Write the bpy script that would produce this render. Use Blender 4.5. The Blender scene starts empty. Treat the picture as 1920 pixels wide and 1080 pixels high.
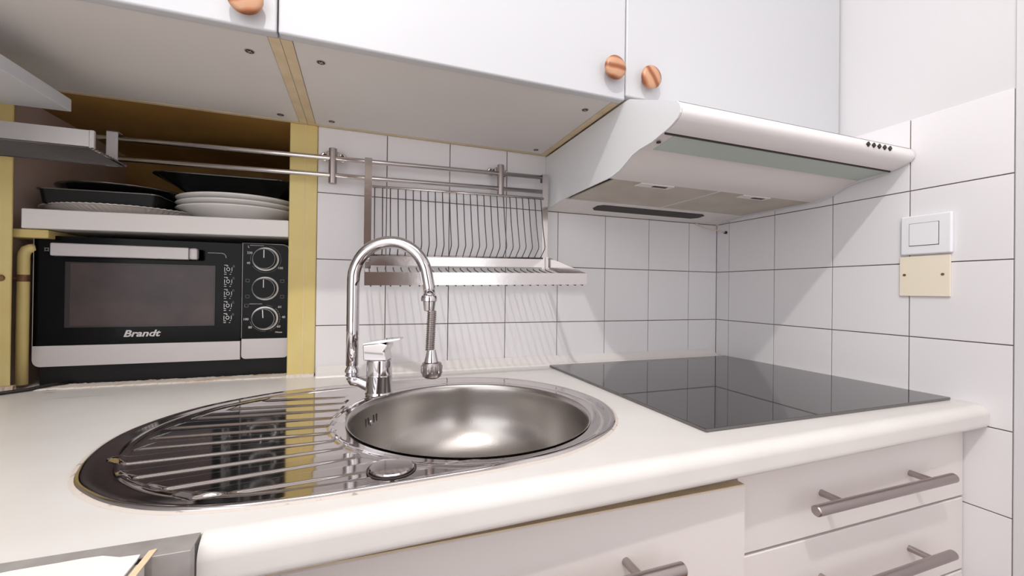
import bpy, bmesh, math, random
from mathutils import Vector, Matrix
random.seed(7)
PI = math.pi
scn = bpy.context.scene
COL = scn.collection

# ------------------------------------------------------------------ camera
cam_d = bpy.data.cameras.new('camera'); cam = bpy.data.objects.new('camera', cam_d); COL.objects.link(cam)
cam_d.sensor_width = 36.0; cam_d.lens = 14.6604; cam_d.clip_start = 0.01; cam_d.clip_end = 50
_f = Vector((0.33949117, 0.9405973, 0.00473992)); _r = Vector((0.94051561, -0.33952416, 0.01239845)); _u = Vector((-0.01327127, -0.00024881, 0.9999119))
cam.matrix_world = Matrix(((_r.x, _u.x, -_f.x, -1.0633), (_r.y, _u.y, -_f.y, -1.02936), (_r.z, _u.z, -_f.z, 1.09756), (0, 0, 0, 1)))
scn.camera = cam
# ------------------------------------------------------------------ world, lamps, exposure
scn.view_settings.view_transform = 'Standard'; scn.view_settings.look = 'None'
scn.view_settings.gamma = 1.0; scn.view_settings.use_curve_mapping = False
scn.view_settings.exposure = 0.03
w = bpy.data.worlds.new('world'); scn.world = w; w.use_nodes = True
w.node_tree.nodes['Background'].inputs[0].default_value = (0.97, 0.975, 1.0, 1)
w.node_tree.nodes['Background'].inputs[1].default_value = 2.1
ld = bpy.data.lights.new('ceiling_bulb', 'AREA'); ld.shape = 'DISK'; ld.size = 0.06; ld.energy = 15; ld.color = (1.0, 0.965, 0.92)
lo = bpy.data.objects.new('ceiling_bulb', ld); COL.objects.link(lo); lo.location = (-1.2, -1.356, 2.47)
lf = bpy.data.lights.new('overhead_fill', 'AREA'); lf.shape = 'RECTANGLE'; lf.size = 1.6; lf.size_y = 0.8; lf.energy = 7; lf.color = (1.0, 0.98, 0.96)  # soft overhead fill added to lift the worktop, not a known fixture
lfo = bpy.data.objects.new('overhead_fill', lf); COL.objects.link(lfo); lfo.location = (-1.05, -1.10, 2.585)

# ------------------------------------------------------------------ materials
def lin(c):
    return tuple(((x/255)/12.92 if x/255 <= 0.04045 else (((x/255)+0.055)/1.055)**2.4) for x in c)
MATS = {}
def mat(name, rgb, rough=0.5, metal=0.0, spec=0.5, var=0.0, vscale=8.0, rgb2=None, bump=0.0, bscale=60.0, coat=0.0, aniso=0.0, emit=None, trans=0.0, stretch=None, detail=4.0, thr=None):
    m = bpy.data.materials.new(name); m.use_nodes = True
    nt = m.node_tree; n = nt.nodes; l = nt.links
    b = n['Principled BSDF']
    c = lin(rgb) + (1,)
    b.inputs['Base Color'].default_value = c
    b.inputs['Roughness'].default_value = rough
    b.inputs['Metallic'].default_value = metal
    b.inputs['Specular IOR Level'].default_value = spec
    b.inputs['Coat Weight'].default_value = coat
    b.inputs['Anisotropic'].default_value = aniso
    b.inputs['Transmission Weight'].default_value = trans
    tc = n.new('ShaderNodeTexCoord'); mp = n.new('ShaderNodeMapping'); l.new(tc.outputs['Object'], mp.inputs[0])
    if stretch: mp.inputs['Scale'].default_value = stretch
    if var > 0 or rgb2:
        nz = n.new('ShaderNodeTexNoise'); nz.inputs['Scale'].default_value = vscale; nz.inputs['Detail'].default_value = detail
        l.new(mp.outputs[0], nz.inputs['Vector'])
        mx = n.new('ShaderNodeMix'); mx.data_type = 'RGBA'
        mx.inputs[6].default_value = c
        c2 = (lin(rgb2) + (1,)) if rgb2 else tuple(max(0, v*(1-var)) for v in c[:3]) + (1,)
        mx.inputs[7].default_value = c2
        rp = n.new('ShaderNodeValToRGB')
        lo_, hi_ = thr if thr else (0.3, 0.75)
        rp.color_ramp.elements[0].position = lo_; rp.color_ramp.elements[1].position = hi_
        l.new(nz.outputs['Fac'], rp.inputs[0]); l.new(rp.outputs[0], mx.inputs[0]); l.new(mx.outputs[2], b.inputs['Base Color'])
    if bump > 0:
        nb = n.new('ShaderNodeTexNoise'); nb.inputs['Scale'].default_value = bscale; nb.inputs['Detail'].default_value = 3
        l.new(mp.outputs[0], nb.inputs['Vector'])
        bp = n.new('ShaderNodeBump'); bp.inputs['Strength'].default_value = bump; bp.inputs['Distance'].default_value = 0.002
        l.new(nb.outputs['Fac'], bp.inputs['Height']); l.new(bp.outputs[0], b.inputs['Normal'])
    if emit:
        b.inputs['Emission Color'].default_value = lin(emit) + (1,); b.inputs['Emission Strength'].default_value = 1
    MATS[name] = m
    return m
tile_m = mat('glazed_tile', (234, 231, 233), 0.16, bump=0.03, bscale=14, var=0.03, vscale=3)
grout_m = mat('grout', (118, 100, 92), 0.9, var=0.35, vscale=40)
plaster_m = mat('painted_plaster', (218, 216, 218), 0.7, bump=0.08, bscale=120)
ceil_m = mat('ceiling_paint', (235, 232, 230), 0.8)
floor_m = mat('floor_tile', (150, 112, 92), 0.4, rgb2=(128, 90, 70), vscale=3, stretch=(1, 6, 1))
yellow_m = mat('yellow_paint', (224, 206, 142), 0.55, rgb2=(208, 182, 110), vscale=5, bump=0.25, bscale=30)
ochre_m = mat('ochre_paint', (178, 138, 72), 0.6, rgb2=(140, 98, 48), vscale=6, bump=0.2, bscale=20)
brown_m = mat('brown_paint', (104, 66, 46), 0.65, rgb2=(78, 46, 32), vscale=5)
niche_m = mat('niche_plaster', (206, 184, 176), 0.7, rgb2=(186, 152, 120), vscale=4, bump=0.2, bscale=25)
work_m = mat('white_laminate', (226, 223, 220), 0.3, spec=0.45, rgb2=(220, 215, 211), vscale=9)
worn_m = mat('torn_filler', (224, 214, 204), 0.8, rgb2=(196, 168, 140), vscale=28, bump=0.5, bscale=60, thr=(.5, .7))
cab_m = mat('white_melamine', (202, 203, 207), 0.34, spec=0.45)
draw_m = mat('cream_melamine', (232, 226, 223), 0.36, spec=0.45)
under_m = mat('underside_panel', (226, 222, 219), 0.55, rgb2=(219, 214, 209), vscale=3)
edge_m = mat('raw_chipboard_edge', (226, 208, 176), 0.8, rgb2=(212, 190, 152), vscale=30)
hood_m = mat('white_enamel', (226, 226, 228), 0.28, spec=0.5)
hoodw_m = mat('warm_white_enamel', (233, 228, 225), 0.35, spec=0.5)
filter_m = mat('grease_filter', (208, 200, 188), 0.6, rgb2=(192, 182, 168), vscale=10, bump=0.4, bscale=500)
glassy_m = mat('green_diffuser', (186, 200, 190), 0.2, spec=0.6)
dark_m = mat('dark_slot', (52, 44, 42), 0.6)
black_m = mat('black_gloss', (5, 5, 6), 0.12, spec=0.14)
blackm_m = mat('black_matte', (13, 12, 12), 0.45, spec=0.3)
enamel_m = mat('black_enamel', (16, 18, 20), 0.15, spec=0.6)
hob_m = mat('hob_glass', (34, 28, 28), 0.03, spec=1.0, coat=0.0)
MATS['hob_glass'].node_tree.nodes['Principled BSDF'].inputs['IOR'].default_value = 1.85
ovglass_m = mat('oven_window', (74, 58, 56), 0.25, rgb2=(52, 40, 40), vscale=12, spec=0.4)
silver_m = mat('silver_trim', (196, 190, 190), 0.4, metal=0.35, spec=0.5)
steel_m = mat('polished_steel', (204, 198, 196), 0.075, metal=1.0)
satin_m = mat('brushed_steel', (182, 177, 173), 0.27, metal=1.0, bump=0.06, bscale=400, stretch=(1, 1, 0.05))
rim_m = mat('rim_steel', (205, 197, 194), 0.2, metal=1.0)
wire_m = mat('dark_wire', (96, 92, 92), 0.35, metal=0.6)
chrome_m = mat('chrome', (214, 211, 213), 0.05, metal=1.0)
chromed_m = mat('worn_chrome', (208, 203, 201), 0.16, metal=1.0, bump=0.1, bscale=30)
alu_m = mat('joint_aluminium', (176, 172, 170), 0.5, metal=0.25, rgb2=(150, 143, 140), vscale=30)
nickel_m = mat('satin_nickel', (176, 166, 164), 0.33, metal=1.0)
wood_m = mat('knob_wood', (204, 150, 112), 0.35)
def wood_stripes():
    nt = wood_m.node_tree; n = nt.nodes; l = nt.links
    tc = n.new('ShaderNodeTexCoord'); mp = n.new('ShaderNodeMapping'); mp.inputs['Rotation'].default_value = (0, 0, 0.9)
    wv = n.new('ShaderNodeTexWave'); wv.inputs['Scale'].default_value = 15; wv.inputs['Distortion'].default_value = 3.0; wv.inputs['Detail'].default_value = 2; wv.inputs['Detail Scale'].default_value = 1.2
    rp = n.new('ShaderNodeValToRGB'); e = rp.color_ramp.elements
    e[0].position = 0.05; e[0].color = lin((140, 84, 54))+(1,); e[1].position = 0.75; e[1].color = lin((196, 150, 118))+(1,)
    k = e.new(0.32); k.color = lin((176, 112, 76))+(1,)
    l.new(tc.outputs['Object'], mp.inputs[0]); l.new(mp.outputs[0], wv.inputs['Vector']); l.new(wv.outputs['Fac'], rp.inputs[0]); l.new(rp.outputs[0], n['Principled BSDF'].inputs['Base Color'])
wood_stripes()
foil_m = mat('foil', (232, 224, 218), 0.35, metal=0.2)
ringm = mat('bright_ring', (232, 230, 228), 0.25, metal=0.2)
plate_m = mat('porcelain', (232, 229, 226), 0.15, spec=0.5)
ivory_m = mat('ivory_plastic', (238, 228, 208), 0.4)
plastic_m = mat('white_plastic', (236, 236, 240), 0.3)
print_m = mat('white_print', (225, 222, 220), 0.5)
rust_m = mat('rusty_metal', (150, 110, 84), 0.6, metal=0.5, rgb2=(70, 40, 26), vscale=60)
cable_m = mat('black_cable', (14, 13, 13), 0.5)
cord_m = mat('white_cable', (224, 208, 196), 0.5)
caulk_m = mat('white_caulk', (240, 236, 232), 0.5, bump=0.3, bscale=80)

# ------------------------------------------------------------------ helpers
def obj(name, bm, m, parent=None, smooth=False, label=None):
    me = bpy.data.meshes.new(name)
    if smooth:
        for f in bm.faces: f.smooth = True
    bm.to_mesh(me); bm.free()
    if smooth == 'auto':
        me.set_sharp_from_angle(angle=math.radians(35))
    me.materials.append(m)
    o = bpy.data.objects.new(name, me); COL.objects.link(o)
    if smooth == 'auto': weighted(o)
    if parent is not None: o.parent = parent
    if label: o['label'] = label
    return o
def weighted(o):
    wn_ = o.modifiers.new('weighted_normal', 'WEIGHTED_NORMAL'); wn_.keep_sharp = True; wn_.weight = 100
def tag(o, label, cat, group=None):
    o['label'] = label; o['category'] = cat
    if group: o['group'] = group
    return o
def struct(o): o['kind'] = 'structure'; return o
def thing(name, label, cat, loc=(0, 0, 0), group=None):
    o = bpy.data.objects.new(name, None); COL.objects.link(o); o.location = loc; o.empty_display_size = 0.05
    return tag(o, label, cat, group)
def NB(): return bmesh.new()
def box(bm, x0, x1, y0, y1, z0, z1, bev=0.0, seg=1, M=None):
    t = bmesh.new()
    bmesh.ops.create_cube(t, size=1)
    for v in t.verts:
        v.co = Vector((x0+(v.co.x+.5)*(x1-x0), y0+(v.co.y+.5)*(y1-y0), z0+(v.co.z+.5)*(z1-z0)))
    if bev > 0: bmesh.ops.bevel(t, geom=list(t.edges), offset=bev, segments=seg, profile=0.5, affect='EDGES')
    if M: bmesh.ops.transform(t, matrix=M, verts=t.verts)
    join(bm, t); return bm
def join(bm, t):
    me = bpy.data.meshes.new('tmp'); t.to_mesh(me); t.free(); bm.from_mesh(me); bpy.data.meshes.remove(me)
def tube(bm, pts, r, seg=12, caps=True):
    pts = [Vector(p) for p in pts]; n = len(pts)
    rr = r if isinstance(r, (list, tuple)) else [r]*n
    rings = []; prev = None
    for i, p in enumerate(pts):
        d = (pts[min(i+1, n-1)]-pts[max(i-1, 0)]).normalized()
        if prev is None:
            a = Vector((0, 0, 1)) if abs(d.z) < 0.9 else Vector((0, 1, 0))
            u = d.cross(a).normalized()
        else:
            u = (prev - d*prev.dot(d)).normalized()
        prev = u; v = d.cross(u)
        rings.append([bm.verts.new(p + (u*math.cos(2*PI*k/seg)+v*math.sin(2*PI*k/seg))*rr[i]) for k in range(seg)])
    for a, b in zip(rings, rings[1:]):
        for k in range(seg): bm.faces.new((a[k], a[(k+1) % seg], b[(k+1) % seg], b[k]))
    if caps:
        bm.faces.new(list(reversed(rings[0]))); bm.faces.new(rings[-1])
    return bm
def lathe(bm, prof, seg=32, M=None, caps=True):
    """profile of (r, h) around local z"""
    t = bmesh.new(); rings = []
    for r, h in prof:
        if r < 1e-6: rings.append([t.verts.new((0, 0, h))])
        else: rings.append([t.verts.new((r*math.cos(2*PI*k/seg), r*math.sin(2*PI*k/seg), h)) for k in range(seg)])
    for a, b in zip(rings, rings[1:]):
        for k in range(seg):
            k2 = (k+1) % seg
            if len(a) == 1 and len(b) == 1: continue
            if len(a) == 1: t.faces.new((a[0], b[k2], b[k]))
            elif len(b) == 1: t.faces.new((a[k], a[k2], b[0]))
            else: t.faces.new((a[k], a[k2], b[k2], b[k]))
    if caps:
        if len(rings[0]) > 1: t.faces.new(list(reversed(rings[0])))
        if len(rings[-1]) > 1: t.faces.new(rings[-1])
    bmesh.ops.recalc_face_normals(t, faces=t.faces)
    if M: bmesh.ops.transform(t, matrix=M, verts=t.verts)
    join(bm, t); return bm
def prism_x(bm, prof, x0, x1, bev=0):
    """extrude (y,z) polygon along x"""
    a = [bm.verts.new((x0, y, z)) for y, z in prof]; b = [bm.verts.new((x1, y, z)) for y, z in prof]
    n = len(prof)
    for i in range(n): bm.faces.new((a[i], a[(i+1) % n], b[(i+1) % n], b[i]))
    bm.faces.new(list(reversed(a))); bm.faces.new(b)
    bmesh.ops.recalc_face_normals(bm, faces=bm.faces)
    return bm
def prism_poly(bm, pts, ext):
    """pts: planar 3-D polygon, ext: extrusion vector"""
    ext = Vector(ext)
    a = [bm.verts.new(p) for p in pts]; b = [bm.verts.new(Vector(p)+ext) for p in pts]; n = len(pts)
    for i in range(n): bm.faces.new((a[i], a[(i+1) % n], b[(i+1) % n], b[i]))
    bm.faces.new(list(reversed(a))); bm.faces.new(b)
    bmesh.ops.recalc_face_normals(bm, faces=bm.faces)
    return bm
def T(x, y, z): return Matrix.Translation((x, y, z))
def RX(a): return Matrix.Rotation(a, 4, 'X')
def RY(a): return Matrix.Rotation(a, 4, 'Y')
def RZ(a): return Matrix.Rotation(a, 4, 'Z')
def text(name, body, size, loc, rot, m, parent, shear=0.0, offset=0.0, extrude=0.0002, align='LEFT', sx=1.0, label=None):
    cu = bpy.data.curves.new('tmp_text', 'FONT'); cu.body = body; cu.size = size; cu.shear = shear; cu.offset = offset
    cu.extrude = extrude; cu.align_x = align; cu.align_y = 'CENTER'; cu.resolution_u = 3
    t = bpy.data.objects.new('tmp_text', cu); COL.objects.link(t)
    bpy.context.view_layer.update()
    me = bpy.data.meshes.new_from_object(t.evaluated_get(bpy.context.evaluated_depsgraph_get()))
    bpy.data.objects.remove(t); bpy.data.curves.remove(cu)
    me.transform(Matrix.Translation(loc) @ rot @ Matrix.Diagonal((sx, 1, 1, 1)))
    me.materials.clear(); me.materials.append(m)
    o = bpy.data.objects.new(name, me); COL.objects.link(o); o.parent = parent
    if label: o['label'] = label
    return o

WT = 0.90                      # worktop height
# ================================================================== THE ROOM
wall_back = obj('wall_back', box(NB(), -1.159, 0.10, 0.0025, 0.50, 0, 2.60), plaster_m); struct(wall_back)
b = NB(); box(b, -1.159, 0.0, 0.0023, 0.0030, 0.80, 1.4590); obj('grout_bed', b, grout_m, wall_back)
wall_right = obj('wall_right', box(NB(), 0.0025, 0.10, -2.7, 0.0025, 0, 2.60), plaster_m); struct(wall_right)
b = NB(); box(b, 0.0023, 0.0030, -0.6445, 0.0023, 0.0, 1.4585); obj('grout_bed', b, grout_m, wall_right)
# plaster shoulder flush with the tiles beyond their edge
b = NB(); box(b, -0.0015, 0.003, -2.7, -0.6462, 0.0, 2.60, 0.0008); obj('plaster_return', b, plaster_m, wall_right, label='painted wall beyond the edge of the tiling')
# tiles, 15 cm, each its own piece with shared meshes
TS = 0.15; G = 0.0019
meshcache = {}
def tile(w_, h_, parent, loc, rotz):
    key = (round(w_, 4), round(h_, 4))
    if key not in meshcache:
        bm = NB(); t = bmesh.new(); bmesh.ops.create_cube(t, size=1)
        for v in t.verts: v.co = Vector((v.co.x*(w_-G), (v.co.y)*0.0026-0.0013+0.0026, v.co.z*(h_-G)))
        ed = [e for e in t.edges if all(v.co.y < 0.001 for v in e.verts)]
        bmesh.ops.bevel(t, geom=ed, offset=0.0009, segments=2, profile=0.6, affect='EDGES')
        join(bm, t)
        me = bpy.data.meshes.new('tile'); bm.to_mesh(me); bm.free(); me.materials.append(tile_m); meshcache[key] = me
    o = bpy.data.objects.new('tile', meshcache[key]); COL.objects.link(o); o.parent = parent
    o.location = loc; o.rotation_euler = (random.uniform(-.0016, .0016), 0, rotz+random.uniform(-.0012, .0012))
    return o
rows = [(0.862+i*TS, 0.862+(i+1)*TS) for i in range(-6, 4)]
colsb = [(-0.110, 0.0)] + [(-0.110-(i+1)*TS, -0.110-i*TS) for i in range(7)]
for z0, z1 in rows:
    z1 = min(z1, 1.4605)
    if z0 >= 0.86 and z1 > z0:
        for x0, x1 in colsb:
            tile(x1-x0, z1-z0, wall_back, ((x0+x1)/2, 0, (z0+z1)/2), 0)
    for y1, y0 in [(0.0, -0.048)] + [(-0.048-i*TS, -0.048-(i+1)*TS) for i in range(4)]:
        if z0 < 0.85 and y0 > -0.40: continue
        y0 = max(y0, -0.645)
        if z0 > -0.05 and z1 > z0: tile(y1-y0, z1-z0, wall_right, (0, (y0+y1)/2, (z0+z1)/2), -PI/2)
# niche: floor is the worktop; side, back, ceiling
wall_left = obj('wall_left', box(NB(), -2.05, -1.95, -0.95, 0.0, 0, 2.6), plaster_m); struct(wall_left)
b = NB(); box(b, -2.05, -1.69, 0.0, 0.55, 0.0, 2.6); wn = struct(obj('wall_niche', b, niche_m))
b = NB(); box(b, -1.95, -1.664, -0.006, 0.0, 0.905, 1.46, 0.003, 2); obj('painted_jamb', b, yellow_m, wn, True, 'thick yellow paint left of the oven niche')
b = NB(); box(b, -1.69, -1.159, 0.44, 0.55, 0.0, 2.6); wnb = struct(obj('wall_niche_back', b, ochre_m))
b = NB(); box(b, -1.6895, -1.53, 0.434, 0.44, 1.24, 1.362, 0.002); obj('bare_patch', b, niche_m, wnb, label='unpainted pale patch of wall')
b = NB(); box(b, -1.69, -1.159, 0.0, 0.44, 1.4605, 2.6); wl = struct(obj('wall_over_niche', b, ochre_m))
b = NB(); box(b, -1.2150, -1.1596, -0.004, 0.44, 0.905, 1.4595, 0.0015, 1)
post = struct(obj('trim_1', b, yellow_m))
b = NB(); box(b, -1.1850, -1.1835, -0.0046, 0.0, 0.906, 1.459); obj('seam', b, edge_m, post)
floor = struct(obj('floor', box(NB(), -2.05, 0.1, -3.3, 0.55, -0.1, 0), floor_m))
wall_rear_added = struct(obj('wall_rear_added', box(NB(), -1.60, -0.55, -3.3, -3.2, 0, 2.6), mat('added_wall_paint', (196, 184, 172), 0.8)))  # unseen wall added behind the camera for the chrome to reflect
b = NB(); box(b, -1.55, -0.60, -3.2, -3.16, 0.0, 2.1, .004)
rd = struct(obj('door_added', b, mat('added_door_wood', (92, 60, 44), 0.45, rgb2=(70, 44, 32), vscale=4, stretch=(1, 1, .2))))  # unseen brown door with handle, added to put dark reflections into the chrome
b = NB(); lathe(b, [(.012, 0), (.012, .04), (.024, .045), (.024, .06), (0, .065)], 20, T(-.67, -3.16, 1.02) @ RX(-PI/2)); obj('added_door_handle', b, nickel_m, rd, 'auto')
ceiling = struct(obj('ceiling', box(NB(), -2.05, 0.1, -3.3, 0.55, 2.6, 2.7), ceil_m))

# ================================================================== WORKTOP
def arc(cy, cz, r, a0, a1, n):
    return [(cy+r*math.cos(math.radians(a0+(a1-a0)*i/n)), cz+r*math.sin(math.radians(a0+(a1-a0)*i/n))) for i in range(n+1)]
prof = [(0.0, WT), (-0.612, WT)] + arc(-0.613, WT-0.017, 0.017, 90, 180, 8) + [(-0.630, 0.870)] + arc(-0.622, 0.868, 0.008, 180, 270, 5)[1:] + [(-0.590, 0.860), (-0.590, 0.862), (0.0, 0.862)]
BC = (-0.895, -0.380)          # bowl centre
def cut(me_bm, name, m):
    o = obj(name, me_bm, m)
    c = NB(); lathe(c, [(0.196, 0.80), (0.196, 0.95)], 96, T(BC[0], BC[1], 0)); co = obj('cutter', c, m)
    md = o.modifiers.new('b', 'BOOLEAN'); md.object = co; md.operation = 'DIFFERENCE'; md.solver = 'EXACT'
    bpy.context.view_layer.update()
    me = bpy.data.meshes.new_from_object(o.evaluated_get(bpy.context.evaluated_depsgraph_get()))
    o.modifiers.clear(); o.data = me
    bpy.data.objects.remove(co)
    return o
b = NB(); prism_x(b, prof, -1.1800, -0.0005)
for v in b.verts:
    if v.co.y < -0.585: v.co.y += 0.0135 + 0.024*v.co.x
wt = cut(b, 'worktop', work_m)
for p in wt.data.polygons: p.use_smooth = True
wt.data.set_sharp_from_angle(angle=math.radians(30)); weighted(wt)
tag(wt, 'long white laminate worktop with rounded front edge holding the sink and hob', 'worktop')
b = NB(); box(b, -1.9495, -1.1800, -0.632, 0.0, 0.862, WT); obj('left_section', b, work_m, wt)
b = NB(); box(b, -1.6895, -1.2155, 0.0, 0.4395, 0.862, WT-0.0008); obj('niche_section', b, work_m, wt)
# ragged filler along the niche mouth
b = NB(); random.seed(3)
N = 90; top = []; bot = []
def ragged_strip(b, x0, x1, yb, yf, za, zb, n, amp):
    A = []; B = []; Cc = []; D = []
    for i in range(n+1):
        x = x0+(x1-x0)*i/n
        y0 = yf + random.uniform(-amp, amp); y1 = yb + random.uniform(-amp, amp)*0.6
        z = zb + random.uniform(-.0003, .0004)
        A.append(b.verts.new((x, y0, za))); B.append(b.verts.new((x, y0+0.002, z))); Cc.append(b.verts.new((x, y1, z+random.uniform(0, .001)))); D.append(b.verts.new((x, y1+0.001, za)))
    for i in range(n):
        for P, Q in ((A, B), (B, Cc), (Cc, D)): b.faces.new((P[i], P[i+1], Q[i+1], Q[i]))
ragged_strip(b, -1.655, -1.2155, 0.034, -0.004, WT-.0004, WT+0.0022, 110, 0.0025)
obj('torn_filler', b, worn_m, wt, label='ragged beige filler along the oven niche')
b = NB(); ragged_strip(b, -1.215, -1.16, -0.003, -0.012, WT-.0004, WT+.006, 14, .0025); obj('torn_filler', b, worn_m, wt)
b = NB(); ragged_strip(b, -1.949, -1.655, -0.004, -0.016, WT-.0004, WT+.012, 40, .003); obj('torn_filler', b, worn_m, wt)
# dark cracks in the laminate near the niche
for (xa, ya, xb, yb, w_) in [(-1.525, -0.002, -1.385, 0.000, .0011), (-1.605, -0.03, -1.585, -0.031, .0008), (-1.58, -0.085, -1.47, -0.080, .0004), (-1.62, -0.008, -1.596, -0.006, .001), (-1.262, 0.0, -1.228, 0.0, .0012)]:
    b = NB(); n = 14; A = []; B = []
    for i in range(n+1):
        t = i/n; x = xa+(xb-xa)*t; y = ya+(yb-ya)*t+random.uniform(-.0012, .0012); ww = w_*math.sin(PI*min(max(t, .05), .95))*random.uniform(.6, 1.3)
        A.append(b.verts.new((x, y-ww, WT+.0005))); B.append(b.verts.new((x, y+ww, WT+.0005)))
    for i in range(n): b.faces.new((A[i], A[i+1], B[i+1], B[i]))
    obj('crack', b, dark_m, wt)


# coved upstand along the tiles
b = NB()
cove = [(-0.0005, WT), (-0.0005, 0.9195), (-0.003, 0.9210), (-0.008, 0.9165), (-0.016, 0.909), (-0.024, 0.905), (-0.030, 0.9035), (-0.032, WT)]
prism_x(b, cove, -1.155, -0.012)
for v in b.verts:
    if v.co.x > -0.02:
        k = max(0, (v.co.z-WT)/0.021); v.co.x -= 0.010*k
up = tag(obj('upstand', b, hoodw_m, None, 'auto'), 'narrow white coved upstand strip between worktop and tiled back wall', 'upstand')
# joint strip on the cut front edge
js = thing('joint_strip', 'scuffed grey aluminium joint strip on the front left edge of the worktop', 'metal strip', (-1.5, -0.64, WT))
def child_of(o, name, bm, m, smooth=False, label=None):
    bmesh.ops.translate(bm, verts=bm.verts, vec=-o.location)
    return obj(name, bm, m, o, smooth, label)
b = NB(); prism_poly(b, [(-1.949, -0.6322, WT+.0002), (-1.1812, -0.6322, WT+.0002), (-1.1802, -0.6555, WT+.0002), (-1.949, -0.6555, WT+.0002)], (0, 0, .0010)); child_of(js, 'top_flange', b, alu_m)
b = NB(); box(b, -1.2085, -1.1802, -0.6565, -0.6480, 0.80, WT+.0011, .0003); child_of(js, 'front_flange', b, alu_m)
# adjoining lower-left worktop with ragged film edge
sw = thing('side_worktop', 'white adjoining worktop with a ragged edge at the lower left corner', 'worktop', (-1.6, -1.1, 0.86))
b = NB(); box(b, -1.949, -1.2065, -1.9, -0.658, 0.862, 0.8990, .002); child_of(sw, 'board', b, work_m)
b = NB(); P1 = []; random.seed(11)
n = 60
for i in range(n+1):
    x = -1.949+(0.7375)*i/n
    P1.append((x, -0.6472+0.0018*math.sin(i*.7)+random.uniform(-.0009, .0007)-(0.004 if i > n-2 else 0)+0.0010*math.sin(i*.21), 0.9014))
P1 += [(-1.2108, -0.66, .9014), (-1.2140, -1.9, .9014), (-1.949, -1.9, .9014)]
prism_poly(b, P1, (0, 0, .0012)); child_of(sw, 'laminate_film', b, caulk_m, label='white film with a torn edge')
b = NB(); prism_poly(b, [(-1.2080, -0.6495, .9014), (-1.2035, -0.6480, .9014), (-1.2035, -1.9, .897), (-1.2120, -1.9, .9014)], (0, 0, .0008)); child_of(sw, 'end_strip', b, edge_m)
b = NB(); box(b, -1.949, -1.215, -1.88, -0.668, 0.0, 0.8615); child_of(sw, 'base', b, cab_m)

# ================================================================== SINK
sink = thing('sink', 'oval stainless steel sink with round bowl and ribbed drainer', 'sink', (BC[0], BC[1], WT))
out = [(-1.330, -0.4950), (-1.347, -0.4520), (-1.3585, -0.4017), (-1.3610, -0.3560), (-1.355, -0.3140), (-1.336, -0.2660), (-1.300, -0.2150), (-1.230, -0.1640), (-1.165, -0.1370), (-1.090, -0.1230), (-1.0, -0.1160), (-0.904, -0.1140), (-0.815, -0.1290), (-0.743, -0.1700), (-0.688, -0.2400), (-0.6600, -0.3250), (-0.6600, -0.4020), (-0.6840, -0.4680), (-0.7240, -0.5200), (-0.7800, -0.5580), (-0.840, -0.5820), (-0.915, -0.5945), (-0.985, -0.5985), (-1.069, -0.6020), (-1.13, -0.6020), (-1.190, -0.5960), (-1.238, -0.5800), (-1.2780, -0.5540), (-1.3080, -0.5240)]
def catmull(P, per):
    n = len(P); R = []
    for i in range(n):
        p0, p1, p2, p3 = P[i-1], P[i], P[(i+1) % n], P[(i+2) % n]
        for k in range(per):
            t = k/per
            R.append(tuple(0.5*((2*p1[j]) + (-p0[j]+p2[j])*t + (2*p0[j]-5*p1[j]+4*p2[j]-p3[j])*t*t + (-p0[j]+3*p1[j]-3*p2[j]+p3[j])*t**3) for j in (0, 1)))
    return R
outl = catmull(out, 10)
for _ in range(14):                     # relax the traced outline
    outl = [tuple((outl[i-1][j]+2*outl[i][j]+outl[(i+1) % len(outl)][j])/4 for j in (0, 1)) for i in range(len(outl))]
ang = sorted([(math.atan2(y-BC[1], x-BC[0]) % (2*PI), math.hypot(x-BC[0], y-BC[1])) for x, y in outl])
def Rout(a):
    a %= 2*PI
    import bisect
    ks = [k for k, _ in ang]; i = bisect.bisect(ks, a)
    a0, r0 = ang[i-1]; a1, r1 = ang[i % len(ang)]
    if a1 < a0: a1 += 2*PI
    if a < a0: a += 2*PI
    return r0+(r1-r0)*(a-a0)/(a1-a0+1e-9)
def ss(a, b_, x):
    t = min(1, max(0, (x-a)/(b_-a))); return t*t*(3-2*t)
# raised drainer bars: (xl, yl, xr, yr) of the front edge
BARS = [(-1.222, -0.2120, -1.086, -0.2290), (-1.2623, -0.2543, -1.086, -0.2700), (-1.2958, -0.2927, -1.090, -0.3100), (-1.3129, -0.3344, -1.098, -0.3505), (-1.315, -0.3742, -1.1003, -0.3878), (-1.316, -0.4127, -1.0983, -0.4210), (-1.305, -0.4600, -1.0918, -0.4540), (-1.277, -0.5038, -1.0802, -0.4840), (-1.2385, -0.5424, -1.0637, -0.5190), (-1.2050, -0.5740, -1.0500, -0.5620)]
def hbar(x, y):
    h = 0.0
    for i, (xl, yl, xr, yr) in enumerate(BARS):
        if x < xl-0.02 or x > xr+0.02: continue
        t = (x-xl)/(xr-xl); yf = yl+(yr-yl)*t
        if i == 0: yb = yf+0.022
        else:
            a = BARS[i-1]; ta = (x-a[0])/(a[2]-a[0]); yb = a[1]+(a[3]-a[1])*ta-0.013
        yb = min(yb, yf+0.028)
        ym = (yf+yb)/2
        # ends are cut on a slant
        xl2 = xl + (y-yf)*0.45 if i < 6 else xl - (y-yf)*1.1
        xr2 = xr + (y-yf)*0.3
        s = ss(yf, yf+0.0045, y)*(1-ss(yb-0.0045, yb, y))*ss(xl2-.001, xl2+0.005, x)*(1-ss(xr2-0.006, xr2, x))
        h = max(h, s*0.0022)
    return h
RB = 0.187
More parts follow.
